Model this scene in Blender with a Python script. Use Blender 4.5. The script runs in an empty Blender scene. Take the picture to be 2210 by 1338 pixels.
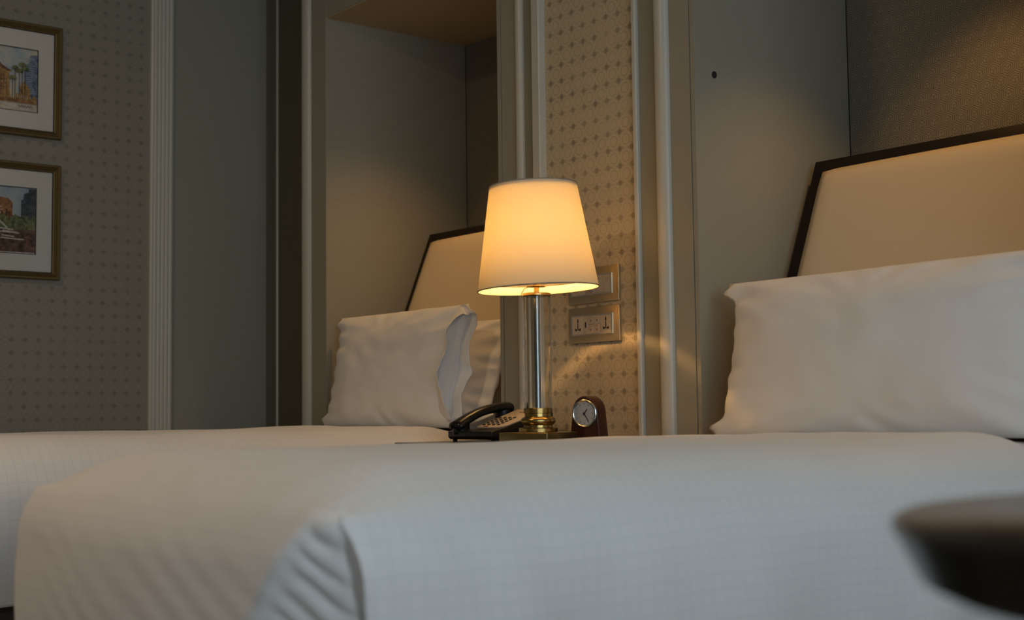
import bpy, bmesh, math, random
from mathutils import Vector, Matrix, noise

random.seed(7)
S = bpy.context.scene
COL = S.collection
R = math.radians
CZ = 0.66                                   # camera height above the floor

# ------------------------------------------------------------------ camera
cd = bpy.data.cameras.new('camera')
cam = bpy.data.objects.new('camera', cd)
COL.objects.link(cam)
yaw, pit, rol = R(39.172), R(4.305), R(-0.724)
F = Vector((-math.cos(yaw) * math.cos(pit), math.sin(yaw) * math.cos(pit), math.sin(pit)))
RT = F.cross(Vector((0, 0, 1))).normalized()
UP = RT.cross(F)
R2 = RT * math.cos(rol) + UP * math.sin(rol)
U2 = -RT * math.sin(rol) + UP * math.cos(rol)
m = Matrix((R2, U2, -F)).transposed().to_4x4()
m.translation = Vector((0, 0, CZ))
cam.matrix_world = m
cd.sensor_width = 36.0
cd.lens = 36.0 * 2904.4 / 2210.0
cd.clip_start = 0.05
cd.dof.use_dof = True
cd.dof.focus_distance = 3.45
cd.dof.aperture_fstop = 3.6
S.camera = cam

# ------------------------------------------------------------------ world, daylight, exposure
w = bpy.data.worlds.new('world')
S.world = w
w.use_nodes = True
w.node_tree.nodes['Background'].inputs[0].default_value = (0.55, 0.75, 1.0, 1)
w.node_tree.nodes['Background'].inputs[1].default_value = 0.5
S.view_settings.view_transform = 'Standard'
S.view_settings.look = 'None'
S.view_settings.gamma = 1.0
S.view_settings.use_curve_mapping = False
S.view_settings.exposure = 0.0

XR = 1.35                                   # window wall
WY0, WY1, WZ0, WZ1 = -1.55, 1.75, 0.45, 2.25     # window opening
ld = bpy.data.lights.new('daylight', 'AREA')
ld.shape = 'RECTANGLE'
ld.size = WZ1 - WZ0
ld.size_y = WY1 - WY0
ld.energy = 54.0
ld.color = (0.80, 0.92, 1.0)
day = bpy.data.objects.new('daylight', ld)
day.location = (XR + 0.30, (WY0 + WY1) / 2, (WZ0 + WZ1) / 2)
day.rotation_euler = (0, R(90), 0)
COL.objects.link(day)


# ------------------------------------------------------------------ node helpers
class NT:
    def __init__(s, name):
        s.m = bpy.data.materials.new(name)
        s.m.use_nodes = True
        s.t = s.m.node_tree
        s.n = s.t.nodes
        s.b = s.n['Principled BSDF']
        s.pos = None

    def new(s, t, **k):
        n = s.n.new(t)
        for a, v in k.items():
            setattr(n, a, v)
        return n

    def put(s, sock, v):
        if isinstance(v, bpy.types.NodeSocket):
            s.t.links.new(v, sock)
        elif isinstance(v, (tuple, list)) and len(v) == 3 and sock.type == 'RGBA':
            sock.default_value = (*v, 1)
        else:
            sock.default_value = v

    def M(s, op, a, b=0.0, c=0.0):
        n = s.new('ShaderNodeMath', operation=op)
        s.put(n.inputs[0], a)
        s.put(n.inputs[1], b)
        s.put(n.inputs[2], c)
        return n.outputs[0]

    def P(s):
        if s.pos is None:
            g = s.new('ShaderNodeNewGeometry')
            sp = s.new('ShaderNodeSeparateXYZ')
            s.t.links.new(g.outputs['Position'], sp.inputs[0])
            s.pos = (sp.outputs[0], sp.outputs[1], sp.outputs[2], g)
        return s.pos

    def vec(s, x, y, z):
        n = s.new('ShaderNodeCombineXYZ')
        for i, v in enumerate((x, y, z)):
            s.put(n.inputs[i], v)
        return n.outputs[0]

    def noise(s, scale, detail=4, vec=None, rough=0.5):
        n = s.new('ShaderNodeTexNoise')
        n.inputs['Scale'].default_value = scale
        n.inputs['Detail'].default_value = detail
        n.inputs['Roughness'].default_value = rough
        if vec is None:
            vec = s.P()[3].outputs['Position']
        s.t.links.new(vec, n.inputs['Vector'])
        return n.outputs['Fac']

    def mix(s, fac, a, b):
        n = s.new('ShaderNodeMix', data_type='RGBA')
        s.put(n.inputs[0], fac)
        s.put(n.inputs[6], a)
        s.put(n.inputs[7], b)
        return n.outputs[2]

    def ramp(s, v, lo, hi):
        n = s.new('ShaderNodeMapRange')
        s.put(n.inputs[0], v)
        n.inputs[1].default_value = lo
        n.inputs[2].default_value = hi
        return n.outputs[0]

    def bump(s, h, strength, dist=0.001):
        n = s.new('ShaderNodeBump')
        n.inputs['Strength'].default_value = strength
        n.inputs['Distance'].default_value = dist
        s.t.links.new(h, n.inputs['Height'])
        s.t.links.new(n.outputs[0], s.b.inputs['Normal'])

    def set(s, **k):
        for a, v in k.items():
            s.put(s.b.inputs[a.replace('_', ' ')], v)
        return s


def plain(name, col, rough=0.5, metal=0.0, var=0.06, scale=40, bump=0.0, **k):
    t = NT(name)
    f = t.noise(scale, 3)
    lo = tuple(c * (1 - var) for c in col)
    hi = tuple(min(1, c * (1 + var)) for c in col)
    t.set(Base_Color=t.mix(f, lo, hi), Roughness=rough, Metallic=metal)
    if bump:
        t.bump(f, bump)
    for a, v in k.items():
        t.put(t.b.inputs[a.replace('_', ' ')], v)
    return t.m


def fabric_wall(name, col, along):
    """horizontally slubbed textile wallcovering; `along` is the wall's horizontal axis"""
    t = NT(name)
    x, y, z, g = t.P()
    a = x if along == 'x' else y
    v = t.vec(t.M('MULTIPLY', a, 140.0), 0.0, t.M('MULTIPLY', z, 620.0))
    f = t.noise(1.0, 3, v, 0.6)
    v2 = t.vec(t.M('MULTIPLY', a, 700.0), 0.0, t.M('MULTIPLY', z, 700.0))
    f2 = t.noise(1.0, 2, v2, 0.6)
    h = t.M('ADD', f, t.M('MULTIPLY', f2, 0.6))
    c = t.ramp(h, 0.5, 1.1)
    t.set(Base_Color=t.mix(c, tuple(q * 0.88 for q in col), tuple(q * 1.1 for q in col)), Roughness=0.85)
    t.bump(h, 0.35, 0.0008)
    return t.m


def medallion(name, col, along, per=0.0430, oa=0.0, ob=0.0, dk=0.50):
    t = NT(name)
    x, y, z, g = t.P()
    a = t.M('ADD', t.M('DIVIDE', x if along == 'x' else y, per), oa)
    b = t.M('ADD', t.M('DIVIDE', z, per), ob)
    fa = t.M('ABSOLUTE', t.M('SUBTRACT', t.M('FRACT', a), 0.5))
    fb = t.M('ABSOLUTE', t.M('SUBTRACT', t.M('FRACT', b), 0.5))

    def ln(p, q):
        return t.M('SQRT', t.M('ADD', t.M('MULTIPLY', p, p), t.M('MULTIPLY', q, q)))

    def soft(d, r, e):
        n = t.new('ShaderNodeMapRange')
        t.put(n.inputs[0], d)
        n.inputs[1].default_value = r + e
        n.inputs[2].default_value = r - e
        return n.outputs[0]
    dot = soft(ln(fa, fb), 0.172, 0.035)
    s1 = soft(ln(t.M('SUBTRACT', fa, 0.27), fb), 0.055, 0.025)
    s2 = soft(ln(fa, t.M('SUBTRACT', fb, 0.27)), 0.05, 0.025)
    s3 = soft(ln(t.M('SUBTRACT', fa, 0.42), t.M('SUBTRACT', fb, 0.06)), 0.03, 0.02)
    ring = t.M('ABSOLUTE', t.M('SUBTRACT', ln(t.M('SUBTRACT', fa, 0.5), t.M('SUBTRACT', fb, 0.5)), 0.30))
    rg = soft(ring, 0.016, 0.02)
    ring2 = t.M('ABSOLUTE', t.M('SUBTRACT', ln(fa, fb), 0.22))
    rg2 = t.M('MULTIPLY', soft(ring2, 0.008, 0.014), 0.45)
    mk = t.M('MAXIMUM', t.M('MAXIMUM', dot, t.M('MULTIPLY', s1, 0.85)), t.M('MULTIPLY', s2, 0.7))
    mk = t.M('MAXIMUM', mk, t.M('MULTIPLY', s3, 0.5))
    mk = t.M('MAXIMUM', mk, t.M('MULTIPLY', rg, 0.85))
    mk = t.M('MAXIMUM', mk, rg2)
    n1 = t.noise(14, 3)
    n2 = t.noise(900, 2)
    mk = t.M('MULTIPLY', mk, t.ramp(n1, 0.05, 0.6))
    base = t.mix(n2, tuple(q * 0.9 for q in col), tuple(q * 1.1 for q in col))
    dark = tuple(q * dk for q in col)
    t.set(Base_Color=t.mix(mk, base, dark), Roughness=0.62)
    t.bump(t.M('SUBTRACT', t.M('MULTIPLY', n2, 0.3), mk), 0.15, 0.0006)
    return t.m


def hexpaper(name, col, per=0.0365):
    t = NT(name)
    x, y, z, g = t.P()
    q0 = t.M('DIVIDE', x, per)
    q1 = t.M('DIVIDE', z, per)
    r1 = math.sqrt(3)

    def md(v, r, off):
        return t.M('SUBTRACT', t.M('FLOORED_MODULO', t.M('SUBTRACT', v, off), r), r / 2)
    ax, ay = md(q0, 1.0, 0.0), md(q1, r1, 0.0)
    bx, by = md(q0, 1.0, 0.5), md(q1, r1, r1 / 2)
    da = t.M('ADD', t.M('MULTIPLY', ax, ax), t.M('MULTIPLY', ay, ay))
    db = t.M('ADD', t.M('MULTIPLY', bx, bx), t.M('MULTIPLY', by, by))
    sel = t.M('LESS_THAN', da, db)

    def pick(p, q):
        return t.M('ADD', t.M('MULTIPLY', p, sel), t.M('MULTIPLY', q, t.M('SUBTRACT', 1.0, sel)))
    gx, gy = t.M('ABSOLUTE', pick(ax, bx)), pick(ay, by)
    d = t.M('MAXIMUM', gx, t.M('ADD', t.M('MULTIPLY', gx, 0.5), t.M('MULTIPLY', t.M('ABSOLUTE', gy), 0.866)))

    def line(v, wd):
        n = t.new('ShaderNodeMapRange')
        t.put(n.inputs[0], t.M('ABSOLUTE', v))
        n.inputs[1].default_value = wd * 1.6
        n.inputs[2].default_value = wd * 0.5
        return n.outputs[0]
    mk = t.M('MAXIMUM', line(t.M('SUBTRACT', d, 0.5), 0.028), line(t.M('SUBTRACT', d, 0.365), 0.024))
    mk = t.M('MAXIMUM', mk, line(t.M('SUBTRACT', d, 0.23), 0.022))
    inside = t.M('LESS_THAN', d, 0.23)
    low = t.M('LESS_THAN', gy, 0.0)
    sp = t.M('MULTIPLY', line(gx, 0.02), low)
    sp2 = t.M('MULTIPLY', line(t.M('SUBTRACT', t.M('MULTIPLY', gx, 0.5), t.M('MULTIPLY', gy, 0.866)), 0.02),
              t.M('SUBTRACT', 1.0, low))
    mk = t.M('MAXIMUM', mk, t.M('MULTIPLY', t.M('MAXIMUM', sp, sp2), inside))
    n2 = t.noise(800, 2)
    base = t.mix(n2, tuple(q * 0.92 for q in col), tuple(q * 1.08 for q in col))
    t.set(Base_Color=t.mix(t.M('MULTIPLY', mk, 0.9), base, tuple(q * 0.45 for q in col)), Roughness=0.55)
    t.bump(t.M('SUBTRACT', 1.0, mk), 0.4, 0.001)
    return t.m


def linen(name, col, grid=0.0, sheen=0.2):
    t = NT(name)
    x, y, z, g = t.P()
    nz = t.new('ShaderNodeSeparateXYZ')
    t.t.links.new(g.outputs['Normal'], nz.inputs[0])
    f = t.noise(7, 4)
    f2 = t.noise(1400, 2)
    c = t.mix(t.ramp(f, 0.3, 0.7), tuple(q * 0.965 for q in col), col)
    if grid:
        wob = t.M('MULTIPLY', t.M('SUBTRACT', t.noise(5, 2), 0.5), 0.014)

        def ln(v, n, per):
            fr = t.M('ABSOLUTE', t.M('SUBTRACT', t.M('FRACT', t.M('DIVIDE', t.M('ADD', v, wob), per)), 0.5))
            mp = t.new('ShaderNodeMapRange')
            t.put(mp.inputs[0], fr)
            mp.inputs[1].default_value = 0.085
            mp.inputs[2].default_value = 0.03
            wgt = t.M('SUBTRACT', 1.0, t.M('ABSOLUTE', n))
            return t.M('MULTIPLY', mp.outputs[0], t.ramp(wgt, 0.25, 0.6))
        mk = t.M('MAXIMUM', t.M('MAXIMUM', ln(x, nz.outputs[0], 0.021), ln(y, nz.outputs[1], 0.021)),
                 ln(z, nz.outputs[2], 0.0190))
        c = t.mix(t.M('MULTIPLY', mk, grid), c, (col[0] * 0.5, col[1] * 0.58, col[2] * 0.68))
    t.set(Base_Color=c, Roughness=0.8, Sheen_Weight=sheen)
    t.bump(t.M('ADD', t.M('MULTIPLY', f2, 0.15), t.noise(60, 3)), 0.12, 0.002)
    return t.m


# ------------------------------------------------------------------ mesh helpers
class MB:
    def __init__(s):
        s.v, s.f, s.mi = [], [], []
        s.k = 0

    def add(s, vs, fs):
        o = len(s.v)
        s.v += [tuple(q) for q in vs]
        s.f += [tuple(i + o for i in f) for f in fs]
        s.mi += [s.k] * len(fs)
        return s

    def box(s, x0, x1, y0, y1, z0, z1):
        vs = [(x, y, z) for x in (x0, x1) for y in (y0, y1) for z in (z0, z1)]
        return s.add(vs, [(0, 1, 3, 2), (4, 6, 7, 5), (0, 4, 5, 1), (2, 3, 7, 6), (0, 2, 6, 4), (1, 5, 7, 3)])

    def prism(s, poly, fn, lo, hi):
        """poly: list of 2-D points (counter-clockwise), fn(a, b, h) -> 3-D point"""
        n = len(poly)
        vs = [fn(a, b, lo) for a, b in poly] + [fn(a, b, hi) for a, b in poly]
        fs = [tuple(range(n))[::-1], tuple(range(n, 2 * n))]
        fs += [(i, (i + 1) % n, n + (i + 1) % n, n + i) for i in range(n)]
        return s.add(vs, fs)

    def lathe(s, prof, n=48, c=(0, 0, 0), closed=False):
        vs, fs = [], []
        for r, z in prof:
            for i in range(n):
                a = 2 * math.pi * i / n
                vs.append((c[0] + r * math.cos(a), c[1] + r * math.sin(a), c[2] + z))
        k = len(prof)
        for j in range(k if closed else k - 1):
            j2 = (j + 1) % k
            for i in range(n):
                i2 = (i + 1) % n
                fs.append((j * n + i, j * n + i2, j2 * n + i2, j2 * n + i))
        if not closed:
            if prof[0][0] > 1e-6:
                fs.append(tuple(range(n))[::-1])
            if prof[-1][0] > 1e-6:
                fs.append(tuple(range((k - 1) * n, k * n)))
        return s.add(vs, fs)

    def tube(s, pts, r, n=12, ry=None, up=(0, 0, 1), rad=None):
        """swept ellipse along pts"""
        pts = [Vector(p) for p in pts]
        vs, fs = [], []
        for i, p in enumerate(pts):
            d = (pts[min(i + 1, len(pts) - 1)] - pts[max(i - 1, 0)]).normalized()
            u = Vector(up)
            sd = d.cross(u)
            if sd.length < 1e-5:
                sd = d.cross(Vector((1, 0, 0)))
            sd.normalize()
            u = sd.cross(d)
            k = rad[i] if rad else 1
            for j in range(n):
                a = 2 * math.pi * j / n
                vs.append(p + sd * (r * k * math.cos(a)) + u * ((ry or r) * k * math.sin(a)))
        L = len(pts)
        for i in range(L - 1):
            for j in range(n):
                fs.append((i * n + j, i * n + (j + 1) % n, (i + 1) * n + (j + 1) % n, (i + 1) * n + j))
        fs.append(tuple(range(n))[::-1])
        fs.append(tuple(range((L - 1) * n, L * n)))
        return s.add(vs, fs)


def obj(name, mb, mat, parent=None, label=None, cat=None, group=None, kind=None, smooth=30, bevel=0.0, loc=None):
    me = bpy.data.meshes.new(name)
    if isinstance(mb, MB):
        me.from_pydata(mb.v, [], mb.f)
        if any(mb.mi):
            me.polygons.foreach_set('material_index', mb.mi)
    bm = bmesh.new()
    bm.from_mesh(me)
    bmesh.ops.recalc_face_normals(bm, faces=bm.faces)
    if bevel:
        es = [e for e in bm.edges if e.is_manifold and e.calc_face_angle(0) > R(28)]
        bmesh.ops.bevel(bm, geom=es, offset=bevel, segments=3, profile=0.5, affect='EDGES', clamp_overlap=True)
    bm.to_mesh(me)
    bm.free()
    for mt in (mat if isinstance(mat, (list, tuple)) else [mat]):
        me.materials.append(mt)
    me.shade_smooth()
    me.set_sharp_from_angle(angle=R(smooth))
    o = bpy.data.objects.new(name, me)
    COL.objects.link(o)
    if loc:
        o.location = loc
    if parent:
        o.parent = parent
    tag(o, label, cat, group, kind)
    return o


def tag(o, label=None, cat=None, group=None, kind=None):
    for k, v in (('label', label), ('category', cat), ('group', group), ('kind', kind)):
        if v:
            o[k] = v


def thing(name, label, cat, loc=(0, 0, 0), rz=0.0, group=None):
    o = bpy.data.objects.new(name, None)
    o.empty_display_size = 0.05
    COL.objects.link(o)
    o.location = loc
    o.rotation_euler = (0, 0, rz)
    tag(o, label, cat, group)
    return o


def struct(name, mb, mat, label=None, **k):
    return obj(name, mb, mat, kind='structure', label=label, **k)


def vz(a, b, h):
    return (a, b, h)


# ------------------------------------------------------------------ materials
BEIGE = (0.305, 0.29, 0.225)
M_fabX = fabric_wall('textile_wallcovering', BEIGE, 'x')
M_fabY = fabric_wall('textile_wallcovering_side', BEIGE, 'y')
M_fabL = fabric_wall('grey_textile_panel', (0.265, 0.268, 0.215), 'y')
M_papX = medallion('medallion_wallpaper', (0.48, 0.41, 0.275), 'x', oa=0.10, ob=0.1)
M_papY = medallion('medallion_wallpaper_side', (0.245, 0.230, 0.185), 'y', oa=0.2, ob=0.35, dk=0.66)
M_hex = hexpaper('hexagon_relief_wallpaper', (0.25, 0.225, 0.175))
M_recess = plain('taupe_paint_shaded', (0.13, 0.125, 0.085), 0.5, var=0.03, scale=6)  # taupe board paint darkened, with the corner recess's shade put into its colour
M_board = plain('taupe_paint', (0.26, 0.25, 0.19), 0.45, var=0.03, scale=6)
M_white = plain('ivory_satin_paint', (0.50, 0.495, 0.43), 0.35, var=0.03, scale=8)
M_ceil = plain('ceiling_paint', (0.42, 0.355, 0.235), 0.8, var=0.03, scale=8)
M_carpet = plain('carpet_pile', (0.16, 0.13, 0.10), 0.95, var=0.3, scale=300, bump=0.5)
M_dwood = plain('dark_stained_wood', (0.012, 0.008, 0.006), 0.5, var=0.3, scale=30, Specular_IOR_Level=0.22)
M_hole = plain('dark_hole', (0.012, 0.012, 0.012), 0.8)

# ------------------------------------------------------------------ room shell
XL, YW, YB = -4.35, 2.30, 2.885
YREC = 2.435
YS = -2.6
HT = 2.62
ALC = 1.316 + CZ                                   # alcove ceiling
LA0, LA1 = -3.787, -2.871                          # left alcove opening
RA0, RA1 = -2.133, -1.180                          # right alcove opening
struct('floor', MB().box(XL - 0.1, XR + 0.1, YS - 0.1, YB + 0.1, -0.08, 0.0), M_carpet, 'brown carpeted bedroom floor')
struct('ceiling', MB().box(XL - 0.1, XR + 0.1, YS - 0.1, YB + 0.1, HT, HT + 0.08), M_ceil, 'plain pale ceiling')
struct('wall_back', MB().box(XL - 0.1, XR + 0.1, YS - 0.1, YS, 0, HT), M_fabX, 'plain beige wall facing the beds')

# window wall with a real opening
wr = MB()
wr.box(XR, XR + 0.1, YS, WY0, 0, HT)
wr.box(XR, XR + 0.1, WY1, YB + 0.1, 0, HT)
wr.box(XR, XR + 0.1, WY0, WY1, 0, WZ0)
wr.box(XR, XR + 0.1, WY0, WY1, WZ1, HT)
struct('wall_right', wr, M_fabY, 'beige wall around the window')
win = thing('window_1', 'wide window with white frame', 'window')
win['kind'] = 'structure'
del win['category']
for (a, b, c, d) in ((WY0, WY0 + 0.05, WZ0, WZ1), (WY1 - 0.05, WY1, WZ0, WZ1), (WY0, WY1, WZ0, WZ0 + 0.05),
                     (WY0, WY1, WZ1 - 0.05, WZ1), (0.075, 0.125, WZ0, WZ1)):
    obj('window_frame', MB().box(XR + 0.02, XR + 0.08, a, b, c, d), M_white, win)
tg = NT('window_glass')
tr = tg.new('ShaderNodeBsdfTransparent')
gl = tg.new('ShaderNodeBsdfGlossy')
gl.inputs['Roughness'].default_value = 0.02
mx = tg.new('ShaderNodeMixShader')
mx.inputs[0].default_value = 0.06
tg.t.links.new(tr.outputs[0], mx.inputs[1])
tg.t.links.new(gl.outputs[0], mx.inputs[2])
tg.t.links.new(mx.outputs[0], tg.n['Material Output'].inputs[0])
for (a, b) in ((WY0 + 0.05, 0.075), (0.125, WY1 - 0.05)):
    obj('window_pane', MB().box(XR + 0.048, XR + 0.052, a, b, WZ0 + 0.05, WZ1 - 0.05), tg.m, win)

# left wall: papered part, fluted casing, textile panel, narrow board
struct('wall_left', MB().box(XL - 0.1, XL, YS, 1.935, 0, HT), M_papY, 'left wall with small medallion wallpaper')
struct('wall_left_panel', MB().box(XL - 0.1, XL, 1.935, YREC + 0.1, 0, HT), M_fabL, 'grey textile panel between fluted casing and corner')
# fluted casing: profile extruded up the wall
prof = [(2.020, XL), (2.020, XL + 0.012), (2.016, XL + 0.016)]
n_fl = 5
y1_, y0_ = 2.013, 1.942
for i in range(n_fl):
    c = y1_ - (y1_ - y0_) * (i + 0.5) / n_fl
    hw = (y1_ - y0_) / n_fl / 2
    prof.append((c + hw * 0.96, XL + 0.018))
    for k in range(1, 8):
        a = math.pi * k / 8
        prof.append((c + hw * 0.72 * math.cos(a), XL + 0.018 - 0.007 * math.sin(a)))
    prof.append((c - hw * 0.96, XL + 0.018))
prof += [(1.939, XL + 0.016), (1.935, XL + 0.012), (1.935, XL)]
struct('trim_1', MB().prism(prof, lambda a, b, h: (b, a, h), 0, HT), M_white, 'pale fluted vertical casing', smooth=40)
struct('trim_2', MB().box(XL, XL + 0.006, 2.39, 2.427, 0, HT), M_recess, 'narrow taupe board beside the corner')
bd = [(XL, 2.427), (XL + 0.012, 2.427), (XL + 0.014, 2.431), (XL + 0.012, 2.4349), (XL, 2.4349)]
struct('trim_3', MB().prism(bd, vz, 0, HT), M_white, 'thin pale bead in the corner')

# head wall: left return, centre pier, right pier, headers, alcove backs
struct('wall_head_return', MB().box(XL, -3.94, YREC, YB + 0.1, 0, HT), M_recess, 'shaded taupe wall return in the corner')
struct('wall_head_left', MB().box(-3.94, LA0, YW + 0.002, YB, 0, HT), [M_fabX], 'textile jamb of the picture-side alcove')
struct('wall_head_centre', MB().box(LA1, RA0, YW + 0.004, YB, 0, HT), M_fabY, 'pier between the two alcoves')
struct('wall_head_paper', MB().box(-2.671, -2.331, YW, YW + 0.006, 0, HT), M_papX, 'medallion wallpaper panel behind the table lamp')
struct('wall_head_right', MB().box(RA1, XR, YW, YB, 0, HT), M_fabX, 'textile wall beside the round-table-side alcove')
hd = MB()
hd.box(LA0, LA1, YW + 0.003, YB, ALC, HT)
struct('wall_head_header', hd, [M_fabX], 'header over the picture-side alcove')
struct('wall_head_lintel', MB().box(RA0, RA1, YW + 0.003, YB, ALC, HT), M_fabX, 'header over the round-table-side alcove')
struct('ceiling_alcove', MB().box(LA0, LA1, YW + 0.006, YB, ALC - 0.004, ALC), M_ceil, 'ceiling of the picture-side alcove')
struct('ceiling_niche', MB().box(RA0, RA1, YW + 0.006, YB, ALC - 0.004, ALC), M_ceil, 'ceiling of the round-table-side alcove')
struct('wall_alcove', MB().box(LA0, LA1, YB, YB + 0.1, 0, HT), M_hex, 'hexagon relief wallpaper behind the picture-side headboard')
struct('wall_niche', MB().box(RA0, RA1, YB, YB + 0.1, 0, HT), M_hex, 'hexagon relief wallpaper behind the round-table-side headboard')
# dark shadow gap where the side walls meet the alcove backs
for i, xx in enumerate((LA0, RA0)):
    struct('trim_%d' % (4 + i), MB().box(xx, xx + 0.0018, YB - 0.002, YB, 0, ALC), M_hole, 'dark joint line in the alcove corner')


def half_round(x0, x1, y, p, n=10):
    c, r = (x0 + x1) / 2, (x1 - x0) / 2
    pts = [(x0, y + 0.012), (x0, y)]
    pts += [(c - r * math.cos(math.pi * k / n), y - p * math.sin(math.pi * k / n) ** 0.7) for k in range(1, n)]
    pts += [(x1, y), (x1, y + 0.012)]
    return pts


def fillet(x0, x1, y, p):
    e = 0.003
    return [(x0, y + 0.01), (x0, y - p + e), (x0 + e, y - p), (x1 - e, y - p), (x1, y - p + e), (x1, y + 0.01)]


tn = 6
for poly, mt, lb in (
        # right of the papered panel
        (fillet(-2.333, -2.318, YW, 0.012), M_white, 'thin pale bead right of the papered panel'),
        ([(-2.318, YW + 0.01), (-2.318, YW - 0.001), (-2.256, YW - 0.001), (-2.256, YW + 0.01)], M_board, 'flat taupe board right of the papered panel'),
        (half_round(-2.256, -2.212, YW, 0.020), M_white, 'rounded pale moulding left of the round-table-side alcove'),
        ([(-2.212, YW + 0.01), (-2.212, YW - 0.003), (-2.1475, YW - 0.003), (-2.1475, YW + 0.01)], M_fabX, 'textile strip left of the round-table-side alcove'),
        ([(-2.1445, YW + 0.01), (-2.1445, YW - 0.003), (RA0 + 0.0012, YW - 0.003), (RA0 + 0.0012, YW + 0.008), (RA0 - 0.002, YW + 0.008)], M_fabY, 'slim textile edge of the round-table-side alcove'),
        # left of the papered panel
        (fillet(-2.703, -2.671, YW, 0.022), M_white, 'pale moulding left of the papered panel'),
        ([(-2.757, YW + 0.01), (-2.757, YW - 0.001), (-2.703, YW - 0.001), (-2.703, YW + 0.01)], M_board, 'flat taupe board left of the papered panel'),
        (half_round(-2.787, -2.757, YW, 0.014), M_white, 'slim pale moulding right of the picture-side alcove'),
        ([(-2.853, YW + 0.01), (-2.853, YW - 0.003), (-2.787, YW - 0.003), (-2.787, YW + 0.01)], M_fabX, 'textile strip right of the picture-side alcove'),
        ([(LA1, YW + 0.01), (LA1, YW - 0.003), (-2.856, YW - 0.003), (-2.856, YW + 0.01)], M_fabX, 'slim textile edge of the picture-side alcove'),
        # left jamb of the picture-side alcove
        (half_round(-3.932, -3.880, YW + 0.003, 0.016), M_white, 'pale moulding left of the picture-side alcove')):
    struct('trim_%d' % tn, MB().prism(poly, vz, 0, HT), mt, lb)
    tn += 1
struct('baseboard_left', MB().box(XL, XL + 0.012, YS, 1.93, 0, 0.1), M_white, 'pale baseboard of the left wall')
struct('baseboard_back', MB().box(XL + 0.02, XR, YS, YS + 0.012, 0, 0.1), M_white, 'pale baseboard of the back wall')

# small hole in the alcove side wall
obj('wall_grommet', MB().prism([(2.366 + 0.0075 * math.cos(a * math.pi / 10), 0.791 + CZ + 0.0085 * math.sin(a * math.pi / 10)) for a in range(20)],
                               lambda a, b, h: (h, a, b), RA0 - 0.002, RA0 + 0.0025), M_hole,
    label='small black round hole in the beige alcove side wall', cat='grommet')

# ------------------------------------------------------------------ alcove downlights
M_lens = NT('recessed_lens')
em = M_lens.new('ShaderNodeEmission')
em.inputs[0].default_value = (1.0, 0.62, 0.30, 1)
em.inputs[1].default_value = 0.6
M_lens.t.links.new(em.outputs[0], M_lens.n['Material Output'].inputs[0])
M_bulb = NT('lamp_glow')
em = M_bulb.new('ShaderNodeEmission')
em.inputs[0].default_value = (1.0, 0.62, 0.30, 1)
em.inputs[1].default_value = 6.0
M_bulb.t.links.new(em.outputs[0], M_bulb.n['Material Output'].inputs[0])


def downlight(x, y, z, label, energy, size=R(84), blend=0.5):
    t = thing('recessed_downlight', label, 'downlight', (x, y, z), 0, 'alcove downlights')
    obj('rim', MB().lathe([(0.036, 0.0), (0.036, -0.006), (0.048, -0.004), (0.048, 0.0)], 32), M_white, t)
    obj('lens', MB().lathe([(0.0, -0.0015), (0.0355, -0.0015), (0.0355, 0.0), (0.0, 0.0)], 32), M_lens.m, t)
    l = bpy.data.lights.new('downlight_beam', 'SPOT')
    l.energy = energy
    l.color = (1.0, 0.54, 0.18)
    l.spot_size = size
    l.spot_blend = blend
    l.shadow_soft_size = 0.03
    lo = bpy.data.objects.new('downlight_beam', l)
    COL.objects.link(lo)
    lo.location = (0, 0, -0.03)
    lo.parent = t
    return t


downlight((LA0 + LA1) / 2 + 0.025, 2.455, ALC - 0.004, 'round recessed downlight over the bed by the picture wall', 14.0, R(104), 0.85)
downlight((RA0 + RA1) / 2, 2.55, ALC - 0.004, 'round recessed downlight over the bed beside the round table', 10.0, R(94), 0.55)

# warm ceiling lamp of the room's entry side
cl = thing('ceiling_lamp', 'round flush ceiling lamp over the foot of the beds', 'ceiling lamp', (-2.5, -0.15, HT))
obj('lamp_base', MB().lathe([(0.0, 0.0), (0.20, 0.0), (0.20, -0.02), (0.0, -0.02)], 40), M_white, cl)
obj('lamp_bowl', MB().lathe([(0.185, -0.02), (0.18, -0.04), (0.13, -0.065), (0.0, -0.075)], 40), M_bulb.m, cl)
l = bpy.data.lights.new('ceiling_glow', 'AREA')
l.shape = 'DISK'
l.size = 0.36
l.energy = 14.0
l.color = (1.0, 0.68, 0.40)
lo = bpy.data.objects.new('ceiling_glow', l)
COL.objects.link(lo)
lo.location = (0, 0, -0.09)
lo.parent = cl

# ------------------------------------------------------------------ beds
M_duvet = linen('white_checked_duvet_cotton', (0.80, 0.80, 0.79), grid=0.15)
M_pillow = linen('white_pillow_cotton', (0.80, 0.79, 0.77))
M_matt = linen('mattress_ticking', (0.74, 0.73, 0.70))
M_skirt = plain('olive_bed_base_cloth', (0.055, 0.048, 0.030), 0.8, var=0.2, scale=120)


def sstep(a, b, x):
    t = max(0.0, min(1.0, (x - a) / (b - a)))
    return t * t * (3 - 2 * t)


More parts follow.
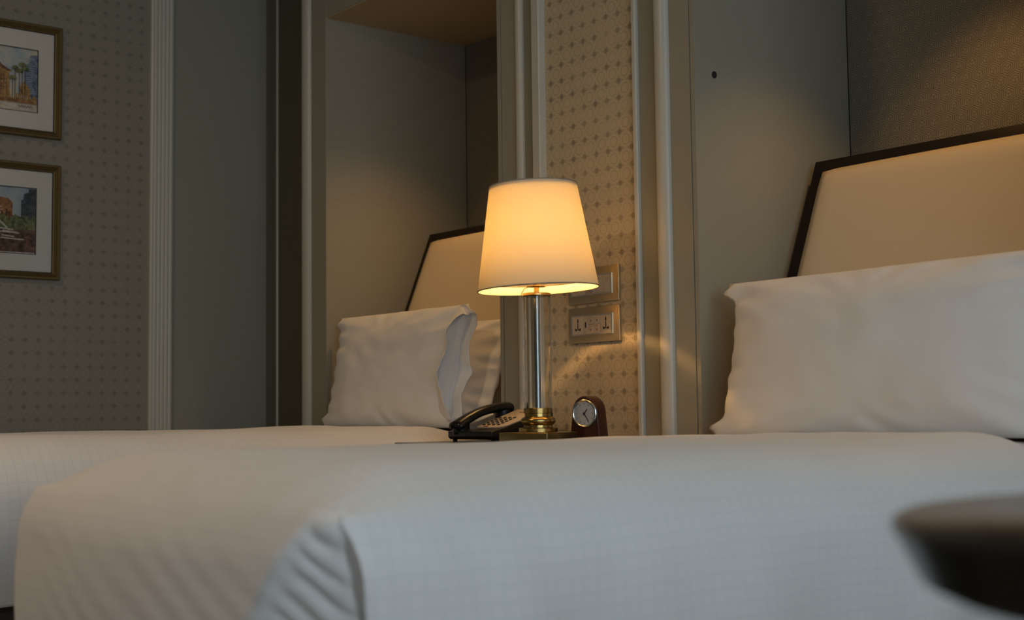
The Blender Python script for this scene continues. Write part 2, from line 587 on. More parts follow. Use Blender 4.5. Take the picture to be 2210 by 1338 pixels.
def duvet_mesh(x0, x1, y0, y1, zt, ze, zh, seed, fold=True, step=0.006):
    """top dome + hanging sides as concentric rings round a rounded rectangle"""
    W, L = x1 - x0, y1 - y0
    rad = 0.022
    nx, ny, nc = int(W / step), int(L / (step * 1.6)), 6
    # ring parameter list: (inset, drop)
    rings = []
    ins = [W / 2 - 0.006, 0.40, 0.34, 0.28, 0.24] + [0.20 - 0.20 * k / 22 for k in range(22)]
    for e in ins:
        rings.append((e, 0.0))
    nd = 40
    for k in range(nd + 1):
        rings.append((0.0, (ze - zh) * (k / nd) ** 1.1))
    vs = []
    ro = Vector((seed * 3.1, seed * 1.7, 0))

    def outline(e):
        """points of the rectangle inset by e: list of (x, y, side, dist from the fold corner, nx, ny)"""
        a, b, c, d = x0 + e, x1 - e, y0 + e, max(y0 + e + 0.02, y1 - e)
        r = max(0.001, rad - e * 0.2)
        out = []
        for i in range(nx + 1):                             # foot, x0 -> x1
            t = i / nx
            out.append((a + r + (b - a - 2 * r) * t, c, 0, -1))
        for i in range(1, nc):
            t = math.pi / 2 * i / nc
            out.append((b - r + r * math.sin(t), c + r - r * math.cos(t), math.sin(t), -math.cos(t)))
        for i in range(ny + 1):                             # long side x1
            t = i / ny
            out.append((b, c + r + (d - c - 2 * r) * t, 1, 0))
        for i in range(1, nc):
            t = math.pi / 2 * i / nc
            out.append((b - r + r * math.cos(t), d - r + r * math.sin(t), math.cos(t), math.sin(t)))
        for i in range(nx + 1):
            t = i / nx
            out.append((b - r - (b - a - 2 * r) * t, d, 0, 1))
        for i in range(1, nc):
            t = math.pi / 2 * i / nc
            out.append((a + r - r * math.sin(t), d - r + r * math.cos(t), -math.sin(t), math.cos(t)))
        for i in range(ny + 1):
            t = i / ny
            out.append((a, d - r - (d - c - 2 * r) * t, -1, 0))
        for i in range(1, nc):
            t = math.pi / 2 * i / nc
            out.append((a + r - r * math.cos(t), c + r - r * math.sin(t), -math.cos(t), -math.sin(t)))
        return out
    for (e, t) in rings:
        for (x, y, ux, uy) in outline(e):
            if t <= 0 and e >= 0:
                dcn = min(math.hypot(x - xx, y - y0) for xx in (x0, x1))
                re = 0.15 + 0.05 * math.exp(-(dcn / 0.25) ** 2)
                qa = max(0.0, 1 - min(x - x0, x1 - x) / re)
                qb = max(0.0, 1 - min(y - y0, y1 - y) / re)
                z = ze + (zt - ze) * (1 - min(1.0, qa) ** 2.3) ** 0.9 * (1 - min(1.0, qb) ** 2.3) ** 0.9
                z -= 0.019 * sstep(y1 - 0.26, y1 - 0.12, y) * (1 - qb)
                am = sstep(0.0, 0.12, e)
                z += am * 0.008 * noise.noise(Vector((x * 2.3, y * 2.3, 1)) + ro)
                z += am * 0.0025 * noise.noise(Vector((x * 9, y * 6, 4)) + ro)
                z += 0.0022 * noise.noise(Vector((x * 16, y * 16, 3)) + ro) * (1 - am)
                rw = 0.020 * max(0.0, 1 - e / 0.12)
                px, py = x - ux * rw, y - uy * rw
            else:
                z = ze - t
                px, py = x, y
                k = sstep(0, 0.10, t)
                off = 0.010 * math.sin(min(1, t / 0.28) * math.pi) + 0.006 * k * noise.noise(Vector((x * 5, y * 5, z * 2.5)) + ro)
                if ux > 0.5:      # hanging drape folds on the long side
                    off += 0.009 * k * math.sin(y * 15 + 3.0 * noise.noise(Vector((y * 3, z * 2, seed)))) * sstep(0.02, 0.2, t)
                    off += 0.0022 * math.exp(-((y - y0) / 0.5) ** 2) * sstep(0, .05, t) * math.sin(y * 60 + z * 25)
                if uy < -0.5:     # slanting wrinkles on the foot end
                    off += 0.0011 * k * math.sin((x * 0.45 + z) * 135 + 3 * noise.noise(Vector((x * 4, z * 4, 2)))) * \
                        (0.5 + noise.noise(Vector((x * 3, z * 6, 9))))
                off -= 0.020 * (1 - min(1.0, t / 0.065)) ** 2
                px += ux * off
                py += uy * off
                if uy > 0.7:      # head edge lies flat on the mattress, turned under
                    z = ze - 0.004 * min(1.0, t / 0.05)
                    py = y - 0.1 * t
            tf = ze + 0.016 - z
            if fold and tf > 0 and e < 0.03 and y < y0 + 0.14 and x > x1 - 0.24:
                # tucked corner: pleat that opens downwards from the corner's tip
                E_ = 1 - math.exp(-tf / 0.055)
                dc = x1 - x
                if ux > 0.95:                                # free edge of the side drape
                    py += 0.050 * E_ * max(0.0, 1 - (y - y0) / 0.14) ** 1.5
                else:
                    wd = 0.045 + 0.75 * tf
                    s_ = max(0.0, 1 - dc / wd)
                    py += E_ * 0.082 * s_ ** 0.9
                    py += 0.0042 * sstep(0, 0.03, tf) * math.sin((tf + 0.85 * dc) * 185 + 4 * noise.noise(Vector((dc * 20, tf * 12, 3)))) * sstep(0.05, 0.35, s_) * sstep(0.0, 0.02, dc - 0.012)
                    if dc < 0.024:
                        k2 = 1 - dc / 0.024
                        px -= E_ * 0.018 * math.sin(k2 * math.pi)
                        py -= E_ * 0.028 * k2 ** 2
            vs.append((px, py, z))
    n = len(outline(0.0))
    fs = []
    for j in range(len(rings) - 1):
        for i in range(n):
            i2 = (i + 1) % n
            fs.append((j * n + i, j * n + i2, (j + 1) * n + i2, (j + 1) * n + i))
    fs.append(tuple(range(n))[::-1])
    mb = MB()
    mb.add(vs, fs)
    return mb


def bed(x0, x1, label, dl, seed, zt, fold):
    t = thing('twin_bed', label, 'bed', ((x0 + x1) / 2, 1.80, 0), 0, 'twin beds')
    hx = (x1 - x0) / 2 - 0.045
    ys, ye = 0.87 - 1.80, 2.86 - 1.80
    obj('bed_base', MB().box(-hx, hx, ys, ye, 0.09, 0.30), M_skirt, t, bevel=0.01)
    obj('mattress', MB().box(-hx, hx, ys, ye, 0.301, 0.530), M_matt, t, bevel=0.02)
    for sx in (-1, 1):
        for yy in (ys + 0.08, ye - 0.08):
            obj('leg', MB().lathe([(0.022, 0.0), (0.03, 0.09)], 16, (sx * (hx - 0.08), yy, 0)), M_dwood, t)
    o = obj('duvet', duvet_mesh(x0, x1, 0.734, 2.395, zt + CZ, CZ - 0.112, CZ - 0.395, seed, fold), M_duvet,
            label=dl, cat='duvet', group='white duvets', smooth=60)
    sol = o.modifiers.new('thickness', 'SOLIDIFY')
    sol.thickness = 0.006
    sol.offset = -1
    return t


bed(RA0 + 0.024, -1.208, 'twin bed beside the round table, under the pleated duvet', 'white checked duvet with a pleated corner on the bed beside the round table', 1, -0.0575, True)
bed(LA0 + 0.018, LA1 - 0.018, 'twin bed on the picture-wall side of the nightstand', 'white duvet on the bed between nightstand and picture wall', 5, -0.045, False)


# ------------------------------------------------------------------ headboards
def leather(name, col):
    t = NT(name)
    f = t.noise(260, 3)
    f2 = t.noise(3, 2)
    t.set(Base_Color=t.mix(f2, tuple(q * 0.96 for q in col), col), Roughness=0.42)
    t.bump(f, 0.18, 0.0008)
    return t.m


M_lea = leather('cream_upholstery', (0.66, 0.55, 0.39))


def headboard(x0, x1, label):
    # leaning panel: local z runs up the slope, local -y is the padded face
    zb, ztop = CZ - 0.035, 0.612 + CZ
    yt = 2.697
    k = (2.697 - 2.576) / (0.612 - 0.309)
    yb = yt - (ztop - zb) * k
    t = thing('headboard', label, 'headboard', ((x0 + x1) / 2, yb, zb), 0, 'leaning headboards')
    t.rotation_euler = (-math.atan(k), 0, 0)
    hh = (ztop - zb) * math.sqrt(1 + k * k)
    hw = (x1 - x0) / 2
    fw = 0.048
    # frame as a mitred band with rounded inner corners
    for (a, b, c, d) in ((-hw, hw, hh - fw, hh), (-hw, -hw + fw, 0, hh - fw), (hw - fw, hw, 0, hh - fw)):
        obj('frame_rail', MB().box(a, b, 0.0, 0.045, c, d), M_dwood, t, bevel=0.001)
    # padded panel, slightly domed
    nx, nz = 44, 36
    vs, fs = [], []
    w2, h2 = hw - fw + 0.002, hh - fw + 0.002
    rc = 0.02
    for j in range(nz + 1):
        for i in range(nx + 1):
            u, v = i / nx * 2 - 1, j / nz
            x, z = u * w2, v * h2
            ed = min(w2 - abs(x), h2 - z)
            vs.append((x, 0.012 - 0.010 * sstep(0, 0.03, ed) - 0.004 * (1 - u * u), z))
    for j in range(nz):
        for i in range(nx):
            q = j * (nx + 1) + i
            fs.append((q, q + 1, q + nx + 2, q + nx + 1))
    pm = MB()
    pm.add(vs, fs)
    po = obj('padded_panel', pm, M_lea, t, smooth=60)
    so = po.modifiers.new('thickness', 'SOLIDIFY')
    so.thickness = 0.025
    so.offset = -1
    obj('back_board', MB().box(-hw + 0.004, hw - 0.004, 0.0455, 0.055, 0, hh - 0.004), M_dwood, t)
    # small rounded fillets in the upper inner corners
    for sx in (-1, 1):
        cx, cz = sx * (hw - fw), hh - fw
        poly = [(cx, cz)]
        for q in range(7):
            a = math.pi / 2 * q / 6
            poly.append((cx - sx * rc * (1 - math.sin(a)), cz - rc * (1 - math.cos(a))))
        obj('corner_fillet', MB().prism(poly, lambda a, b, h: (a, h, b), -0.002, 0.02), M_dwood, t)
    return t


headboard(RA0 + 0.033, RA1 - 0.03, 'dark framed cream headboard leaning under hexagon wallpaper, on the bed beside the round table')
headboard(LA0 + 0.033, LA1 - 0.03, 'dark framed cream headboard of the picture-wall bed, partly behind the table lamp')


# ------------------------------------------------------------------ pillows
def pillow_mesh(hw, hh, th, seed, pinch=0.05, ear=0.02, n=64, wr=0.006, flange=0.0):
    vs, fs = [], []
    ro = Vector((seed * 2.3, seed * 5.1, seed))
    for side in (1, -1):
        for j in range(n + 1):
            for i in range(n + 1):
                u, v = i / n * 2 - 1, j / n * 2 - 1
                # corner-pulled outline
                cu, cv = abs(u), abs(v)
                x = u * (hw * (1 - pinch * (1 - cv ** 3)))
                z = v * (hh * (1 - pinch * 0.15 * (1 - cu ** 4)))
                x += math.copysign(ear * (math.exp(-((cv - 0.85) / 0.075) ** 2) + 0.35 * sstep(0.8, 0.9, cv)) * sstep(0.86, 1, cu), u)
                prof = max(0, 1 - cu ** 2.6) ** 0.55 * max(0, 1 - cv ** 2.6) ** 0.55
                y = -side * th * prof
                fl = min(1.0, 4 * prof)
                nz = noise.noise(Vector((x * 5, z * 7, side)) + ro)
                nf = noise.noise(Vector((x * 14 + z * 6, z * 22, side * 2)) + ro)
                y += -side * fl * (wr * 1.6 * nz + wr * 0.5 * nf)
                # creases running in from the corners and the sides
                cr = math.sin(6 * math.atan2(cv - 0.2, cu + 0.3) * 4 + nz * 4)
                y += -side * fl * wr * 0.45 * cr * sstep(0.55, 0.95, max(cu, cv))
                y += 0.003 * noise.noise(Vector((x * 5, z * 5, 8)) + ro)
                vs.append((x, y, z))
    N = (n + 1) * (n + 1)
    for s_ in (0, 1):
        for j in range(n):
            for i in range(n):
                q = s_ * N + j * (n + 1) + i
                f = (q, q + 1, q + n + 2, q + n + 1)
                fs.append(f if s_ == 0 else f[::-1])
    mb = MB()
    mb.add(vs, fs)
    return mb


def weld(o):
    bm = bmesh.new()
    bm.from_mesh(o.data)
    bmesh.ops.remove_doubles(bm, verts=bm.verts, dist=0.0006)
    bmesh.ops.recalc_face_normals(bm, faces=bm.faces)
    bm.to_mesh(o.data)
    bm.free()
    o.data.shade_smooth()


def pillow(x, y, z, hw, hh, th, lean, rz, ry, seed, label, group, flaps=False, **k):
    if flaps:
        t = thing('pillow', label, 'pillow', (x, y, z), 0, group)
        t.rotation_euler = (lean, ry, rz)
        b = obj('pillow_body', pillow_mesh(hw, hh, th, seed, **k), M_pillow, t)
        weld(b)
        # open end of the pillowcase: two loose cloth lips
        for q, (dy, out, zz) in enumerate(((-0.022, 0.055, 0.94), (0.012, 0.075, 0.97))):
            vs, fs = [], []
            nu, nv = 14, 40
            for j in range(nv + 1):
                v = j / nv * 2 - 1
                for i in range(nu + 1):
                    u = i / nu
                    xx = hw * (0.90 - 0.05 * (1 - abs(v) ** 3)) + u * out
                    wob = math.sin(v * 7 + q * 2.1) * 0.010 + 0.008 * noise.noise(Vector((v * 5, q * 9, u * 2)))
                    yy = dy * (1 - abs(v) ** 4) * (1 + u) + wob * u + (-0.018 if q == 0 else 0.0) * u * (1 - v * v) - 0.004
                    zq = v * hh * zz * (0.98 - 0.02 * u) + (0.010 * math.sin(u * 5) if v > 0.9 else 0)
                    vs.append((xx, yy, zq))
            for j in range(nv):
                for i in range(nu):
                    p = j * (nu + 1) + i
                    fs.append((p, p + 1, p + nu + 2, p + nu + 1))
            fm = MB()
            fm.add(vs, fs)
            fo = obj('case_flap', fm, M_pillow, t, smooth=80)
            so = fo.modifiers.new('thickness', 'SOLIDIFY')
            so.thickness = 0.0016
        return t
    o = obj('pillow', pillow_mesh(hw, hh, th, seed, **k), M_pillow, label=label, cat='pillow', group=group)
    weld(o)
    o.location = (x, y, z)
    o.rotation_euler = (lean, ry, rz)
    return o


LEAN = R(-11)
pillow(-1.648, 2.286, CZ + 0.112, 0.398, 0.178, 0.066, LEAN, 0, R(-0.4), 3, 'large white pillow standing in front on the bed beside the round table', 'pillows of the bed beside the round table', ear=0.030)
pillow(-1.68, 2.412, CZ + 0.118, 0.350, 0.165, 0.034, R(-21.5), 0, 0, 4, 'white pillow hidden behind another on the bed beside the round table', 'pillows of the bed beside the round table')
pillow(-3.398, 2.298, CZ + 0.132, 0.332, 0.180, 0.064, LEAN, 0, 0, 6, 'white pillow with loose open case end, propped on the bed by the picture wall', 'pillows of the bed by the picture wall', flaps=True, ear=0.026, pinch=0.035)
pillow(-3.35, 2.412, CZ + 0.118, 0.355, 0.165, 0.034, R(-21.5), 0, 0, 9, 'white pillow behind the open-ended pillow on the picture-wall bed', 'pillows of the bed by the picture wall')

# ------------------------------------------------------------------ nightstand
M_nwood = plain('nightstand_dark_wood', (0.030, 0.024, 0.019), 0.25, var=0.3, scale=25)
M_brass = plain('polished_brass', (0.38, 0.27, 0.095), 0.24, 1.0, var=0.1, scale=30)
M_abrass = plain('aged_brass', (0.34, 0.27, 0.12), 0.33, 1.0, var=0.12, scale=40)
M_chrome = plain('brushed_steel', (0.62, 0.66, 0.68), 0.22, 1.0, var=0.05, scale=60)
NX0, NX1, NY0, NY1, NZ = -2.840, -2.165, 1.925, 2.274, CZ - 0.075
ns = thing('nightstand', 'dark wooden nightstand between the two beds under the lamp', 'nightstand', ((NX0 + NX1) / 2, (NY0 + NY1) / 2, 0))
hx, hy = (NX1 - NX0) / 2, (NY1 - NY0) / 2
obj('top', MB().box(-hx, hx, -hy, hy, NZ - 0.022, NZ), M_nwood, ns, bevel=0.002)
obj('body', MB().box(-hx + 0.02, hx - 0.02, -hy + 0.03, hy - 0.004, 0.10, NZ - 0.0225), M_nwood, ns)
for (a, b) in ((0.115, 0.325), (0.335, NZ - 0.03)):
    dr = obj('drawer', MB().box(-hx + 0.03, hx - 0.03, -hy + 0.012, -hy + 0.0295, a, b), M_nwood, ns, bevel=0.002)
    obj('knob', MB().lathe([(0.004, 0.0), (0.004, 0.010), (0.011, 0.014), (0.011, 0.02), (0.0, 0.023)], 20), M_abrass, dr,
        loc=(0, -hy + 0.012, (a + b) / 2)).rotation_euler = (R(90), 0, 0)
for sx in (-1, 1):
    for sy in (-1, 1):
        obj('leg', MB().box(sx * (hx - 0.04) - 0.018, sx * (hx - 0.04) + 0.018, sy * (hy - 0.055) - 0.018, sy * (hy - 0.055) + 0.018, 0, 0.10), M_nwood, ns)

# ------------------------------------------------------------------ table lamp
LX, LY = -2.400, 2.030
lamp = thing('table_lamp', 'glass column table lamp with lit cream shade on the nightstand', 'lamp', (LX, LY, NZ), R(17))


def lz(z):                                    # camera-relative height -> lamp-local height
    return z + CZ - NZ


pl = lz(-0.049)
obj('plinth', MB().box(-0.066, 0.066, -0.066, 0.066, 0.0, pl), M_abrass, lamp, bevel=0.0015)
b0 = pl
prof = [(0.0, b0), (0.044, b0), (0.046, b0 + 0.001), (0.046, b0 + 0.009), (0.044, b0 + 0.010), (0.034, b0 + 0.011), (0.0335, b0 + 0.016),
        (0.036, b0 + 0.0175), (0.0395, b0 + 0.021), (0.0410, b0 + 0.026), (0.0395, b0 + 0.031), (0.036, b0 + 0.0345),
        (0.0315, b0 + 0.036), (0.0310, b0 + 0.0435), (0.0335, b0 + 0.0445), (0.0335, b0 + 0.055), (0.032, b0 + 0.056), (0.0, b0 + 0.056)]
obj('turned_base', MB().lathe(prof, 64), M_brass, lamp, smooth=35)
g0, g1 = b0 + 0.056, lz(0.268)
tgl = NT('clear_acrylic')
tgl.set(Base_Color=(0.96, 0.97, 0.96), Roughness=0.02, Transmission_Weight=1.0, IOR=1.14)
obj('glass_column', MB().lathe([(0.0325, g0), (0.0325, g1), (0.0275, g1), (0.0275, g0)], 64, closed=True), tgl.m, lamp, smooth=40)
obj('inner_rod', MB().lathe([(0.0075, g0), (0.0075, g1)], 24), plain('dull_steel', (0.30, 0.33, 0.34), 0.3, 1.0), lamp)
obj('top_cap', MB().lathe([(0.0, g1), (0.0325, g1), (0.0335, g1 + 0.001), (0.0335, g1 + 0.006), (0.0325, g1 + 0.007), (0.0, g1 + 0.007)], 64), M_brass, lamp, smooth=35)
obj('stem', MB().lathe([(0.0065, g1 + 0.007), (0.0065, g1 + 0.021), (0.023, g1 + 0.022), (0.023, g1 + 0.024), (0.007, g1 + 0.025), (0.007, lz(0.36))], 32), M_brass, lamp, smooth=35)

# lamp shade (sits slightly crooked on its stem)
ts = NT('cream_shade_cloth')
f = ts.noise(600, 2)
d1 = ts.new('ShaderNodeBsdfDiffuse')
d2 = ts.new('ShaderNodeBsdfTranslucent')
cc = ts.mix(f, (0.78, 0.68, 0.50), (0.86, 0.77, 0.60))
ts.t.links.new(cc, d1.inputs[0])
d2.inputs[0].default_value = (0.58, 0.55, 0.40, 1)
ms = ts.new('ShaderNodeMixShader')
ms.inputs[0].default_value = 0.30
ts.t.links.new(d1.outputs[0], ms.inputs[1])
ts.t.links.new(d2.outputs[0], ms.inputs[2])
ts.t.links.new(ms.outputs[0], ts.n['Material Output'].inputs[0])
M_trimc = plain('grey_shade_binding', (0.30, 0.27, 0.22), 0.7)

RB, RTP = 0.1425, 0.1035
ZB, ZT = 0.284, 0.530
sh = obj('shade', MB().lathe([(RB, 0.0), (RTP, ZT - ZB), (RTP - 0.0016, ZT - ZB), (RB - 0.0016, 0.0)], 96, closed=True), ts.m, lamp,
         loc=(0.003, 0.004, lz(ZB)), smooth=50)
tilt = Matrix.Rotation(R(-3.6), 4, U2.cross(R2).normalized())
# crooked about the horizontal view-facing axis, expressed in the lamp's own frame
ax = Matrix.Rotation(-R(17), 3, 'Z') @ Vector((-0.775, 0.632, 0))
sh.rotation_mode = 'QUATERNION'
sh.rotation_quaternion = Matrix.Rotation(R(-2.2), 3, ax).to_quaternion()


def torus(r, c, z, n=96, k=10):
    return [(r + c * math.cos(2 * math.pi * i / k), z + c * math.sin(2 * math.pi * i / k)) for i in range(k)]


obj('lower_binding', MB().lathe(torus(RB, 0.0016, 0.001), 96, closed=True), M_trimc, sh)
obj('upper_binding', MB().lathe(torus(RTP, 0.0014, ZT - ZB), 96, closed=True), M_trimc, sh)
td = NT('frosted_diffuser')
d2 = td.new('ShaderNodeBsdfTranslucent')
d2.inputs[0].default_value = (0.55, 0.55, 0.50, 1)
d1 = td.new('ShaderNodeBsdfDiffuse')
d1.inputs[0].default_value = (0.72, 0.72, 0.66, 1)
ms = td.new('ShaderNodeMixShader')
ms.inputs[0].default_value = 0.35
td.t.links.new(d1.outputs[0], ms.inputs[1])
td.t.links.new(d2.outputs[0], ms.inputs[2])
td.t.links.new(ms.outputs[0], td.n['Material Output'].inputs[0])
obj('diffuser', MB().lathe([(0.0145, 0.016), (0.110, 0.016), (0.110, 0.018), (0.0145, 0.018)], 96, closed=True), td.m, sh, smooth=40)
for q in range(3):
    a = q * 2 * math.pi / 3 + R(20)
    obj('spider_arm', MB().tube([(0.012 * math.cos(a), 0.012 * math.sin(a), 0.0135), (0.112 * math.cos(a), 0.112 * math.sin(a), 0.0135), ((RB - 0.003) * math.cos(a), (RB - 0.003) * math.sin(a), 0.004)], 0.0012, 6), M_abrass, sh)
obj('top_diffuser', MB().lathe([(0.0, ZT - ZB - 0.012), (RTP - 0.004, ZT - ZB - 0.012), (RTP - 0.004, ZT - ZB - 0.010), (0.0, ZT - ZB - 0.010)], 64), td.m, sh, smooth=40)
BZ = lz(0.365)
obj('bulb', MB().lathe([(0.0, BZ - 0.05), (0.010, BZ - 0.046), (0.012, BZ - 0.03), (0.024, BZ - 0.004), (0.025, BZ + 0.006), (0.018, BZ + 0.022), (0.0, BZ + 0.028)], 24), M_bulb.m, lamp)
l = bpy.data.lights.new('bulb_light', 'POINT')
l.energy = 9.6
l.color = (1.0, 0.55, 0.20)
l.shadow_soft_size = 0.016
lo = bpy.data.objects.new('bulb_light', l)
COL.objects.link(lo)
lo.location = (0, 0, BZ + 0.037)
lo.parent = lamp

# ------------------------------------------------------------------ telephone
M_black = plain('black_phone_plastic', (0.008, 0.009, 0.010), 0.30, var=0.1, Specular_IOR_Level=0.3)
M_plate = plain('beige_phone_plate', (0.50, 0.44, 0.36), 0.4, var=0.03)
M_key = plain('black_rubber_keys', (0.015, 0.014, 0.013), 0.5)
M_red = plain('red_message_lamp', (0.30, 0.03, 0.02), 0.3)
M_grey = plain('grey_print', (0.20, 0.18, 0.16), 0.6)
ph = thing('desk_telephone', 'black desk telephone with beige keypad plate beside the lamp', 'telephone', (-2.775, 2.045, NZ))
PW, PL = 0.180, 0.200
base = [(0.0, 0.012), (0.006, 0.006), (0.06, 0.006), (0.11, 0.010), (PL - 0.02, 0.034), (PL, 0.060), (PL, 0.074), (PL - 0.012, 0.080), (0.050, 0.036), (0.0, 0.026)]
obj('phone_body', MB().prism(base, lambda a, b, h: (h, a, b), 0.0, PW), M_black, ph, bevel=0.0025)
for fx in (0.012, PW - 0.012):
    obj('foot', MB().lathe([(0.006, 0.0), (0.006, 0.0062)], 12, (fx, 0.014, 0)), M_black, ph)
obj('rear_stand', MB().box(0.02, PW - 0.02, PL - 0.06, PL - 0.02, 0.0, 0.013), M_black, ph)
# sloped keypad plate: y from .055 to .178, slope of the body's top
sl = (0.080 - 0.036) / (PL - 0.012 - 0.050)
sa = math.atan(sl)
fp = bpy.data.objects.new('keypad_plate_pivot', None)
bpy.data.objects.remove(fp)
x0, x1, yy0, yy1 = 0.068, PW - 0.003, 0.0, (PL - 0.012 - 0.052) / math.cos(sa)
out = []
rc = 0.026
for (cx, cy, a0) in ((x1 - rc, yy0 + rc, -90), (x1 - rc, yy1 - rc, 0), (x0 + 0.006, yy1 - 0.006, 90), (x0 + 0.006, yy0 + 0.006, 180)):
    rr = rc if cx > 0.1 else 0.006
    for q in range(7):
        a = R(a0 + 90 * q / 6)
        out.append((cx + rr * math.cos(a), cy + rr * math.sin(a)))
kp = obj('keypad_plate', MB().prism(out, vz, 0.0, 0.0035), M_plate, ph, loc=(0, 0.040, 0.0335), bevel=0.0006)
kp.rotation_euler = (sa, 0, 0)
for r_ in range(5):
    for c_ in range(4):
        obj('key', MB().lathe([(0.0045, 0.0), (0.0045, 0.0018), (0.0032, 0.0026), (0.0, 0.0027)], 12), M_key, kp,
            loc=(x0 + 0.014 + c_ * 0.0195, 0.016 + r_ * 0.0135, 0.0035))
obj('message_lamp', MB().box(x0 + 0.03, x0 + 0.045, 0.001, 0.004, 0.0032, 0.0050), M_red, kp)
obj('printed_mark', MB().box(x0 + 0.040, x0 + 0.066, yy1 - 0.030, yy1 - 0.024, 0.0034, 0.0038), M_grey, kp)
# handset: arched bar with thick ends, lying along the left side
hs = []
rad = []
for q in range(29):
    v = q / 28
    y = -0.004 + v * 0.182
    z = 0.033 + 0.052 * v + 0.017 * math.sin(math.pi * min(1, v * 1.02)) ** 0.8
    hs.append((0.032, y, z))
    rad.append(0.86 + 0.25 * abs(2 * v - 1) ** 3 if 0 < q < 28 else 0.75)
hn = obj('handset', MB().tube(hs, 0.026, 20, ry=0.0135, rad=rad), M_black, ph, smooth=60)
for (y, z, tl) in ((0.018, 0.036, 0.02), (0.156, 0.068, 0.03)):
    obj('cup', MB().lathe([(0.0, -0.018), (0.021, -0.018), (0.023, -0.010), (0.022, 0.014), (0.0, 0.016)], 24, (0.032, y, z)), M_black, hn, smooth=40)

# ------------------------------------------------------------------ alarm clock
M_cwood = plain('reddish_brown_clock_wood', (0.050, 0.017, 0.010), 0.35, var=0.25, scale=60, Specular_IOR_Level=0.3)
M_dial = plain('pale_dial', (0.34, 0.37, 0.39), 0.35, var=0.02)
M_ink = plain('dial_ink', (0.02, 0.02, 0.025), 0.4)
ck = thing('alarm_clock', 'small arched wooden clock with round silver-rimmed dial beside the lamp', 'clock', (-2.358, 2.150, NZ), R(17))
cw, ch = 0.0345, 0.109
pts = [(-cw - 0.007, 0.0), (cw + 0.007, 0.0), (cw + 0.002, 0.05)]
for q in range(25):
    a = math.pi * q / 24
    pts.append((cw * math.cos(a), ch - cw * 1.15 + cw * 1.15 * math.sin(a)))
pts.append((-cw - 0.002, 0.05))
obj('clock_case', MB().prism(pts, lambda a, b, h: (a, h, b), -0.018, 0.024), M_cwood, ck, bevel=0.003, smooth=40)
dz, dr_ = 0.0675, 0.0305
rot = (R(90), 0, 0)
for nm, pf, mt in (('bezel', torus(dr_, 0.0032, 0.0), M_chrome),):
    o = obj(nm, MB().lathe(pf, 48, closed=True), mt, ck, loc=(0, -0.0185, dz))
    o.rotation_euler = rot
dial = obj('dial', MB().lathe([(0.0, 0.0), (dr_, 0.0), (dr_, 0.0012), (0.0, 0.0012)], 48), M_dial, ck, loc=(0, -0.0180, dz))
dial.rotation_euler = rot
for h in range(12):
    a = h * math.pi / 6
    o = obj('hour_mark', MB().box(-0.0005, 0.0005, 0.021, 0.0245, 0.0012, 0.0016), M_ink, dial)
    o.rotation_euler = (0, 0, -a)
for nm, ln, wd, deg in (('hour_hand', 0.013, 0.0011, 38), ('minute_hand', 0.022, 0.0009, 148)):
    o = obj(nm, MB().box(-wd, wd, -0.004, ln, 0.0018, 0.0024), M_ink, dial)
    o.rotation_euler = (0, 0, -R(deg))
obj('pivot', MB().lathe([(0.0024, 0.0012), (0.0024, 0.003), (0.0, 0.0032)], 14), M_ink, dial)

# ------------------------------------------------------------------ switch and socket plates
M_nickel = plain('champagne_metal_plate', (0.60, 0.51, 0.34), 0.42, 1.0, var=0.05, scale=80)
M_mod = plain('pale_switch_plastic', (0.42, 0.37, 0.29), 0.4, var=0.02)
M_rim = plain('silver_module_rim', (0.60, 0.60, 0.56), 0.3, 0.8, var=0.02)
PXC, PWD, PHT = -2.4885, 0.187, 0.0895


